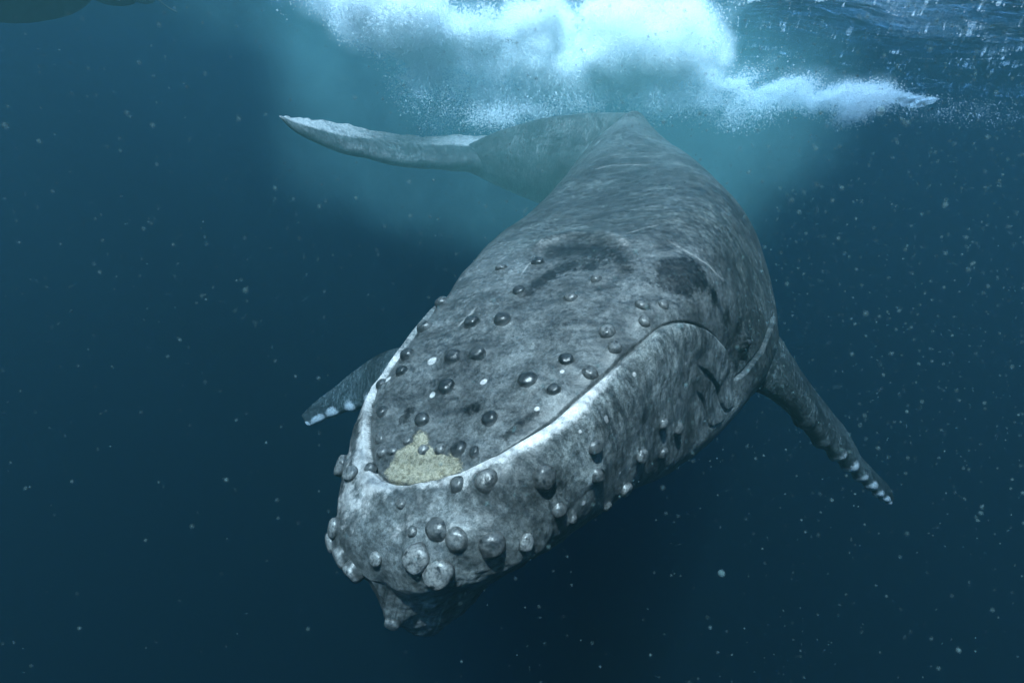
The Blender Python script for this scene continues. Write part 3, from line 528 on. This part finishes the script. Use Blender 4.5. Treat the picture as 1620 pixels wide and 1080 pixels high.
tp_ = np.linalg.norm(P0 - np.array(FILM), axis=-1); pale = np.maximum(pale, .22 * (1 - sst(tp_, .05, .30)))   # froth washing off the fluke
PB = P0 + N0 * disp[..., None]
idx = np.arange(NS * NQ).reshape(NS, NQ); nxt = np.roll(idx, -1, 1)
faces = np.stack([idx[:-1], idx[1:], nxt[1:], nxt[:-1]], -1).reshape(-1, 4)
circ = np.cumsum(np.linalg.norm(np.diff(P0, axis=1, append=P0[:, :1]), axis=-1), axis=1)
skin = np.stack([S2, circ, np.zeros_like(S2)], -1)
back = sst(S2 + .12 * noise(P0, 3., 3), 1.62, 2.1); jaw_a = np.clip(jaw * (1 - back), 0, 1)
attrs = dict(back=back, rostrum=rost * (1 - back), jaw=jaw_a, dark=dark, pale=pale, barnacle=barn, scratch=scratch, tail=sst(S2, 4.2, 5.2))
verts_all = [PB.reshape(-1, 3)]; faces_all = [faces]; at_all = {k: [v.ravel()] for k, v in attrs.items()}; sk_all = [skin.reshape(-1, 3)]

def resample(pts, n, power=1.):
    pts = np.asarray(pts, float); d = np.concatenate([[0], np.cumsum(np.linalg.norm(np.diff(pts, axis=0), axis=1))]); d /= d[-1]
    t = 1 - (1 - np.linspace(0, 1, n)) ** power
    return cubic(d, pts, t)
def blade(le, te, thick, n=170, m=72, knobs=(), rough_te=0., wave=0., seed=0, film=0.):
    """flipper or fluke: leading and trailing edge curves, rounded front edge, thin rear edge"""
    A = resample(le, n, 1.6); B = resample(te, n, 1.6)
    t = np.concatenate([[0], np.cumsum(np.linalg.norm(np.diff(A, axis=0), axis=1))]); t /= t[-1]
    span = np.gradient(.5 * (A + B), axis=0); span /= np.linalg.norm(span, axis=1)[:, None]
    ch = B - A; c = np.linalg.norm(ch, axis=1); nrm = np.cross(span, ch / (c[:, None] + 1e-9)); nrm /= np.linalg.norm(nrm, axis=1)[:, None]
    if nrm[:, 2].mean() < 0: nrm = -nrm
    r = np.random.default_rng(seed); th = np.linspace(0, 2 * np.pi, m, endpoint=False); V = np.zeros((n, m, 3)); pk = np.zeros((n, m)); dk = np.zeros((n, m)); edge = np.zeros((n, m))
    jag = np.interp(np.linspace(0, 1, n), np.linspace(0, 1, 46), r.uniform(-1, 1, 46)) * rough_te
    for i in range(n):
        x = .5 - .5 * np.cos(th); z = np.sin(th)
        prof = (1 - x ** 1.6) ** .8 * np.abs(z) ** .85 * np.sign(z)
        tip = math.sqrt(max(1e-4, 1 - max(0, (t[i] - .93) / .07) ** 2))
        h = thick(t[i]) * .5 * tip; cc = .5 * (A[i] + B[i]) ; half = (A[i] - B[i]) * .5
        V[i] = cc + half * (1 - 2 * x[:, None]) * (1 + 0 * tip) + nrm[i] * (prof * h)[:, None]
        V[i] += (ch[i] / (c[i] + 1e-9)) * (jag[i] * sst(x, .6, 1.))[:, None]
        front = 1 - sst(x, .05, .42)
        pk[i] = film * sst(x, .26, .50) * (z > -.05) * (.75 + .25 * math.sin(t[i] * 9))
        for (kt, kr, kp) in knobs:
            g = math.exp(-((t[i] - kt) / kr) ** 2)
            V[i] += -(ch[i] / (c[i] + 1e-9)) * (g * .022 * front)[:, None] + nrm[i] * (g * .012 * front * np.sign(z))[:, None]
            pk[i] = np.maximum(pk[i], 1.35 * g * front * kp)
    V += (wave * noise(V, 5., 3))[..., None] * nrm[:, None]
    ii = np.arange(n * m).reshape(n, m); nx_ = np.roll(ii, -1, 1)
    f = np.stack([ii[:-1], nx_[:-1], nx_[1:], ii[1:]], -1).reshape(-1, 4)
    # outward faces
    a, b_, c_ = V.reshape(-1, 3)[f[:, 0]], V.reshape(-1, 3)[f[:, 1]], V.reshape(-1, 3)[f[:, 2]]
    nn = np.cross(b_ - a, c_ - a); ctr = np.repeat(V.mean(1)[:-1], m, 0)
    if ((a - ctr) * nn).sum() < 0: f = f[:, ::-1]
    base = sum(len(v) for v in verts_all); verts_all.append(V.reshape(-1, 3)); faces_all.append(f + base)
    caps = (ii[-1] + base)
    faces_all.append(np.stack([caps[:m // 2 - 1], caps[1:m // 2], caps[::-1][:m // 2 - 1], np.roll(caps[::-1], 1)[:m // 2 - 1]], -1)[:, [0, 1, 2, 3]])
    nv = n * m; tt = np.repeat(t, m)
    z0 = np.zeros(nv)
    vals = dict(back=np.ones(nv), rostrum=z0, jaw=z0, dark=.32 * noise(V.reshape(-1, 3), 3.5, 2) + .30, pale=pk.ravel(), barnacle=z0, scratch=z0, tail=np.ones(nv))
    for k in at_all: at_all[k].append(vals[k])
    sk_all.append(np.stack([V.reshape(-1, 3) @ span.mean(0), np.tile(np.arange(m) / m * .8, n), z0], -1))

fk = [(.60, .018, .55), (.69, .022, .9), (.775, .02, .7), (.845, .022, 1.1), (.905, .02, .95), (.955, .022, 1.2), (.99, .012, 1.1), (.50, .02, .3), (.38, .02, .25)]
blade(*FLIPPER_NEAR, lambda t: .20 * (1 - t) ** .8 + .055, knobs=fk, wave=.006, seed=2)
fk2 = [(.66, .025, .9), (.76, .025, 1.), (.85, .03, 1.2), (.93, .04, 1.3), (.99, .02, 1.2)]
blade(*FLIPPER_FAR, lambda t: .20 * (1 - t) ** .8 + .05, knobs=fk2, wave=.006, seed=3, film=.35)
fl_th = lambda t: .20 * (1 - t) ** .7 + .055 + .26 * math.exp(-(t / .15) ** 2)
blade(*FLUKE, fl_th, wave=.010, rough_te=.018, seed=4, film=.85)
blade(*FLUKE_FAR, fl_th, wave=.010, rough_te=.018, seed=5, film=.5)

V = np.vstack(verts_all); Fc = np.vstack(faces_all)
body = mesh_obj('body', to_local(V), Fc, M_skin, whale)
for k, v in at_all.items(): fattr(body, k, np.concatenate(v))
vattr(body, 'skin', np.vstack(sk_all))

# tubercles: round knobs, each with its own lean; three shapes share the meshes
def knob_mesh(kind, seed):
    r = np.random.default_rng(seed); n, m = 16, 26; v = []; f = []
    for i in range(n):
        t = i / (n - 1)
        if kind == 2: rad = math.sin(min(1., .25 + t * .75) * math.pi) ** .55 if t < 1 else 0; rad = (1.08 * math.cos((t ** 1.5) * math.pi / 2) ** .5) if t < .999 else 0; z = 1.0 * math.sin(t * math.pi / 2) - .35
        else: rad = (1.02 * math.cos(t ** 1.25 * math.pi / 2) ** .62 + .20 * (1 - t) ** 5) if t < .999 else 0; z = .95 * math.sin(t * math.pi / 2) ** 1.1 - .30
        for j in range(m):
            a = 2 * math.pi * j / m; v.append((rad * math.cos(a), rad * math.sin(a), z))
    v = np.array(v); v *= 1 + .11 * noise(v + seed * 3.1, 1.3, 2)[:, None]
    v[-m:] = v[-m:].mean(0)
    for i in range(n - 1):
        for j in range(m): f.append((i * m + j, i * m + (j + 1) % m, (i + 1) * m + (j + 1) % m, (i + 1) * m + j))
    me_o = mesh_obj('tubercle', v, np.array(f), M_knob, whale); fattr(me_o, 'height', v[:, 2]); return me_o
knobs = {}
for kind in (0, 1, 2): knobs[kind] = [knob_mesh(kind, 10 * kind + s) for s in range(3)]
used = set(); count = {0: 0, 1: 0, 2: 0}
PN = grid_normals(soft(PB.transpose(2, 0, 1), 0).transpose(1, 2, 0)) if False else N0
for a, b, r, kind in TUBERCLES:
    src = knobs[kind][count[kind] % 3]; count[kind] += 1
    if src.name in used: o = src.copy(); link(o); o.parent = whale
    else: o = src; used.add(src.name)
    p = sample_grid(PB, SQ, QQ, np.array([a]), np.array([b]))[0]; nn = sample_grid(N0, SQ, QQ, np.array([a]), np.array([b]))[0]
    nn = Vector(nn).normalized(); q = nn.to_track_quat('Z', 'Y')
    from mathutils import Quaternion
    q = q @ Quaternion((0, 0, 1), random.uniform(0, 6.28))
    k = (1.05, 1.06, 1.10)[kind]
    o.rotation_mode = 'QUATERNION'; o.rotation_quaternion = q
    o.scale = (r * k * random.uniform(.92, 1.12), r * k * random.uniform(.92, 1.12), r * random.uniform(.98, 1.22))
    o.location = to_local(p) - np.array(nn) * r * .22
    o['tone'] = {0: random.uniform(.3, .6), 1: random.uniform(0, .12), 2: random.uniform(.8, 1.)}[kind]
for s_, lab in ((1, None), (-1, None)):
    p = sample_grid(PB, SQ, QQ, np.array([EYE[0]]), np.array([EYE[1] * s_]))[0]; nn = Vector(sample_grid(N0, SQ, QQ, np.array([EYE[0]]), np.array([EYE[1] * s_]))[0])
    n, m = 12, 20; v = [(.019 * math.sin(math.pi * i / n) * math.cos(2 * math.pi * j / m), .019 * math.sin(math.pi * i / n) * math.sin(2 * math.pi * j / m), .016 * math.cos(math.pi * i / n)) for i in range(n + 1) for j in range(m)]
    f = [(i * m + j, i * m + (j + 1) % m, (i + 1) * m + (j + 1) % m, (i + 1) * m + j) for i in range(n) for j in range(m)]
    e = mesh_obj('eye', v, f, plain('eye_dark', (.012, .012, .014), .35, .3) if s_ == 1 else bpy.data.materials['eye_dark'], whale)
    e.rotation_mode = 'QUATERNION'; e.rotation_quaternion = nn.to_track_quat('Z', 'Y'); e.location = to_local(p) - np.array(nn) * .006

# ------------------------------------------------------------------ a hull floating at the surface, top left
hull = empty('boat', HULL[0]); tag(hull, 'dark rounded boat hull floating at the surface in the top left corner', 'boat')
def ell(name, c, ax, mat, parent, n=20, m=32, keel=0.):
    v = []
    for i in range(n + 1):
        for j in range(m):
            a, b = math.pi * i / n, 2 * math.pi * j / m
            x, y_, z = math.cos(a), math.sin(a) * math.cos(b), math.sin(a) * math.sin(b)
            y_ = abs(y_) ** .8 * math.copysign(1, y_); z2 = z * ax[2] if z < 0 else z * ax[2] * .9
            v.append(np.array(c) - np.array(HULL[0]) + np.array([x * ax[0], y_ * ax[1], z2 - keel * (1 - x * x) * (abs(y_) < .2)]))
    f = np.array([(i * m + j, i * m + (j + 1) % m, (i + 1) * m + (j + 1) % m, (i + 1) * m + j) for i in range(n) for j in range(m)])
    return mesh_obj(name, v, f[:, ::-1], mat, parent)
ell('hull', HULL[0], (1.25, .75, .62), plain('hull_paint', (.012, .016, .02), .6), hull, keel=.03)
ell('skeg', HULL[1], (.30, .07, .10), bpy.data.materials['hull_paint'], hull, 14, 20)
ell('fender', HULL[2], (.15, .08, .07), plain('pale_rubber', (.42, .42, .38), .6), hull, 14, 20)
def tube(name, pts, rad, mat, parent=None, k=8):
    pts = np.array(pts, float); T = np.gradient(pts, axis=0); T /= np.linalg.norm(T, axis=1)[:, None]; A = np.cross(T, (0, 1, 0)); A /= np.linalg.norm(A, axis=1)[:, None]; B = np.cross(T, A)
    a = np.linspace(0, 2 * np.pi, k, endpoint=False); v = (pts[:, None] + rad * (np.cos(a)[None, :, None] * A[:, None] + np.sin(a)[None, :, None] * B[:, None])).reshape(-1, 3); n = len(pts)
    f = np.array([(i * k + j, i * k + (j + 1) % k, (i + 1) * k + (j + 1) % k, (i + 1) * k + j) for i in range(n - 1) for j in range(k)]); return mesh_obj(name, v, f, mat, parent)
t = np.linspace(0, 1, 14)[:, None]; rp = (1 - t) * np.array(HULL[3]) + t * np.array(HULL[4]) + np.sin(t * 3.1) * np.array([0, 0, -.03])
tag(tube('rope', rp, .007, plain('rope_fibre', (.03, .035, .035), .8)), 'thin dark rope trailing in the water beside the boat hull', 'rope')

# ------------------------------------------------------------------ bubbles
def point_cloud(name, pts, radii, mat):
    """a cloud of real spheres, one radius each"""
    o = mesh_obj(name, pts, np.zeros((0, 3), int), None, smooth=False); fattr(o, 'radius', radii)
    g = bpy.data.node_groups.new(name + '_points', 'GeometryNodeTree')
    g.interface.new_socket('Geometry', in_out='INPUT', socket_type='NodeSocketGeometry'); g.interface.new_socket('Geometry', in_out='OUTPUT', socket_type='NodeSocketGeometry')
    i = g.nodes.new('NodeGroupInput'); ou = g.nodes.new('NodeGroupOutput'); mp = g.nodes.new('GeometryNodeMeshToPoints'); na = g.nodes.new('GeometryNodeInputNamedAttribute'); sm = g.nodes.new('GeometryNodeSetMaterial')
    na.data_type = 'FLOAT'; na.inputs[0].default_value = 'radius'; sm.inputs['Material'].default_value = mat
    g.links.new(i.outputs[0], mp.inputs['Mesh']); g.links.new(na.outputs[0], mp.inputs['Radius']); g.links.new(mp.outputs[0], sm.inputs[0]); g.links.new(sm.outputs[0], ou.inputs[0])
    o.modifiers.new('points', 'NODES').node_group = g; o.data.materials.append(mat); return o

pp, rr = [], []
tilt = np.array(rt)
cls = []
for cx, cy, cz, rx, ry, rz, n, r, kind in PUFFS:
    k = int(n * (4 if kind == 1 else 2.6)); g = rng.normal(size=(k * 3, 3)) * .62; g = g[(g ** 2).sum(1) < 4][:k * 2]
    p = np.array([cx, cy, cz]) + g[:, :1] * rx * np.array(rt) + g[:, 1:2] * ry * np.array(upv) + g[:, 2:3] * rz * np.array(fwd)
    w = noise(p, 2.6, 5, .62) ; fall = (g ** 2).sum(1) / 2.2
    keep = rng.random(len(p)) < np.clip(.50 + .75 * w - .24 * fall, 0, 1); p = p[keep][:k]
    pp.append(p); cls.append(np.full(len(p), kind)); rr.append(r * .6 * np.exp(rng.normal(size=len(p)) * .4))
pp = np.vstack(pp); rr = np.concatenate(rr); cls = np.concatenate(cls); ok = pp[:, 2] < wave_height(pp[:, 0], pp[:, 1]) - .02; pp = pp[ok]; rr = rr[ok]; cls = cls[ok]
print('bubbles', len(pp))
o = point_cloud('bubble_cloud', pp, rr, M_bubble); tag(o, 'white churned bubble plume hanging under the surface above the whale', 'bubbles', None, 'stuff')

def fog_cloud(name, pts, radius, voxel, density, colour, floor):
    """fine froth between the bubbles: a soft volume that follows the plume; also the added teal veil"""
    N = Nodes(name + '_froth'); N.t.nodes.remove(N.bsdf)
    gp = N.n('ShaderNodeNewGeometry').outputs['Position']; at = N.attr('density')
    nz = N.ramp(N.noise(gp, 4.5, 8, .78, .5), .36, .60, floor, 1.)
    v = N.n('ShaderNodeVolumePrincipled', {'Color': (*colour, 1), 'Density Attribute': '', 'Anisotropy': 0., 'Density': N.math('MULTIPLY', N.math('MULTIPLY', at, density), nz)})
    N.link(v.outputs[0], N.out.inputs['Volume'])
    o = mesh_obj(name, pts, np.zeros((0, 3), int), None, smooth=False)
    g = bpy.data.node_groups.new(name + '_volume', 'GeometryNodeTree')
    g.interface.new_socket('Geometry', in_out='INPUT', socket_type='NodeSocketGeometry'); g.interface.new_socket('Geometry', in_out='OUTPUT', socket_type='NodeSocketGeometry')
    i = g.nodes.new('NodeGroupInput'); ou = g.nodes.new('NodeGroupOutput'); mp = g.nodes.new('GeometryNodeMeshToPoints'); pv = g.nodes.new('GeometryNodePointsToVolume'); sm = g.nodes.new('GeometryNodeSetMaterial')
    pv.resolution_mode = 'VOXEL_SIZE'; pv.inputs['Voxel Size'].default_value = voxel; pv.inputs['Radius'].default_value = radius; pv.inputs['Density'].default_value = 1.; sm.inputs['Material'].default_value = N.m
    g.links.new(i.outputs[0], mp.inputs['Mesh']); g.links.new(mp.outputs[0], pv.inputs[0]); g.links.new(pv.outputs[0], sm.inputs[0]); g.links.new(sm.outputs[0], ou.inputs[0])
    o.modifiers.new('volume', 'NODES').node_group = g; o.data.materials.append(N.m); return o
veil = []  # teal froth added for the plume's scattered-light glow and haze over the tail
for cx, cy, cz, rx, ry, rz, n, r, kind in PUFFS + VEIL:
    if cx > 2.0: continue
    g = rng.normal(size=(26 if kind else 60, 3)) * (.55 if kind else .7)
    veil.append(np.array([cx, cy, cz]) + g[:, :1] * (rx + .2) * np.array(rt) + g[:, 1:2] * (ry + .12) * np.array(upv) + g[:, 2:3] * (rz + .25) * np.array(fwd) - (0, 0, .12))
veil = np.vstack(veil)
for name, kind, share, rad, vox, dens, tint, floor, lab in (
        ('dense_bubbles', 3, .014, .14, .05, 2.8, (.999, .999, .999), .75, 'dazzling white core of the bubble plume right under the surface'),
        ('bubble_haze', 2, .018, .15, .06, .45, (.94, .99, .975), .3, 'milky bands of froth stretching left and right of the bright core'),
        ('glow_froth', 0, 1, .62, .22, .055, (.45, .94, .90), .4, 'thin turquoise veil round the bubble plume and the tail, scattered light tinted into froth')):
    fp = pp[(rng.random(len(pp)) < share) & (cls >= kind)] if kind else veil
    fp = fp[fp[:, 2] < -rad * .8]; print(name, len(fp))
    o = fog_cloud(name, fp, rad, vox, dens, tint, floor); tag(o, lab, 'froth', None, 'stuff')

# foam, with light glints modelled as white points under the waves, in torn streaks
n = 1000000; x = rng.uniform(-3, 26, n); y = rng.uniform(5, 34, n); q2 = np.stack([x * .55 + y * .1, y * 1.1 - x * .15, np.zeros(n)], -1)
w = np.abs(noise(q2, .55, 5, .62)); patch = noise(q2 + 20, .22, 2)
keep = (w < .016 + .030 * patch) & (rng.random(n) < .9); keep |= (rng.random(n) < .012 * np.clip(patch + .5, 0, 1))
x, y = x[keep], y[keep]; z = wave_height(x, y) - .01
r = .0045 * np.exp(rng.normal(size=len(x)) * .6); p = np.stack([x, y, z], -1)
print('foam', len(p))
o = point_cloud('foam_and_glints', p, r, M_bubble); tag(o, 'torn white foam streaks and glints of light modelled as foam under the waves', 'foam', None, 'stuff')

# marine snow: drifting specks in the water, nearer ones showing larger
n = 100000; y = .45 + 7 * rng.random(n) ** 1.1; x = rng.uniform(-1.05, 1.05, n) * y; z = rng.uniform(-.75, .62, n) * y
keep = rng.random(n) < np.clip((.25 + .75 * sst(x / y, -.4, .5)) * (.22 + .78 * sst(z / y, -.45, .15)), 0, 1); x, y, z = x[keep], y[keep], z[keep]
p = EYE_PT + x[:, None] * rt + z[:, None] * upv + y[:, None] * fwd; p = p[p[:, 2] < -.05]
r = .0006 * np.exp(rng.normal(size=len(p)) * .5)
N = Nodes('drifting_specks'); N.t.nodes.remove(N.bsdf)
d = N.n('ShaderNodeBsdfDiffuse', {'Color': (.09, .165, .185, 1)}); t_ = N.n('ShaderNodeBsdfTranslucent', {'Color': (.09, .165, .185, 1)}); a = N.n('ShaderNodeMixShader', {0: .5, 1: d.outputs[0], 2: t_.outputs[0]})
tr = N.n('ShaderNodeBsdfTransparent'); m_ = N.n('ShaderNodeMixShader', {0: .45, 1: tr.outputs[0], 2: a.outputs[0]}); N.link(m_.outputs[0], N.out.inputs[0])
o = point_cloud('drifting_specks', p, r, N.m); tag(o, 'tiny pale specks drifting through the water', 'plankton', None, 'stuff')
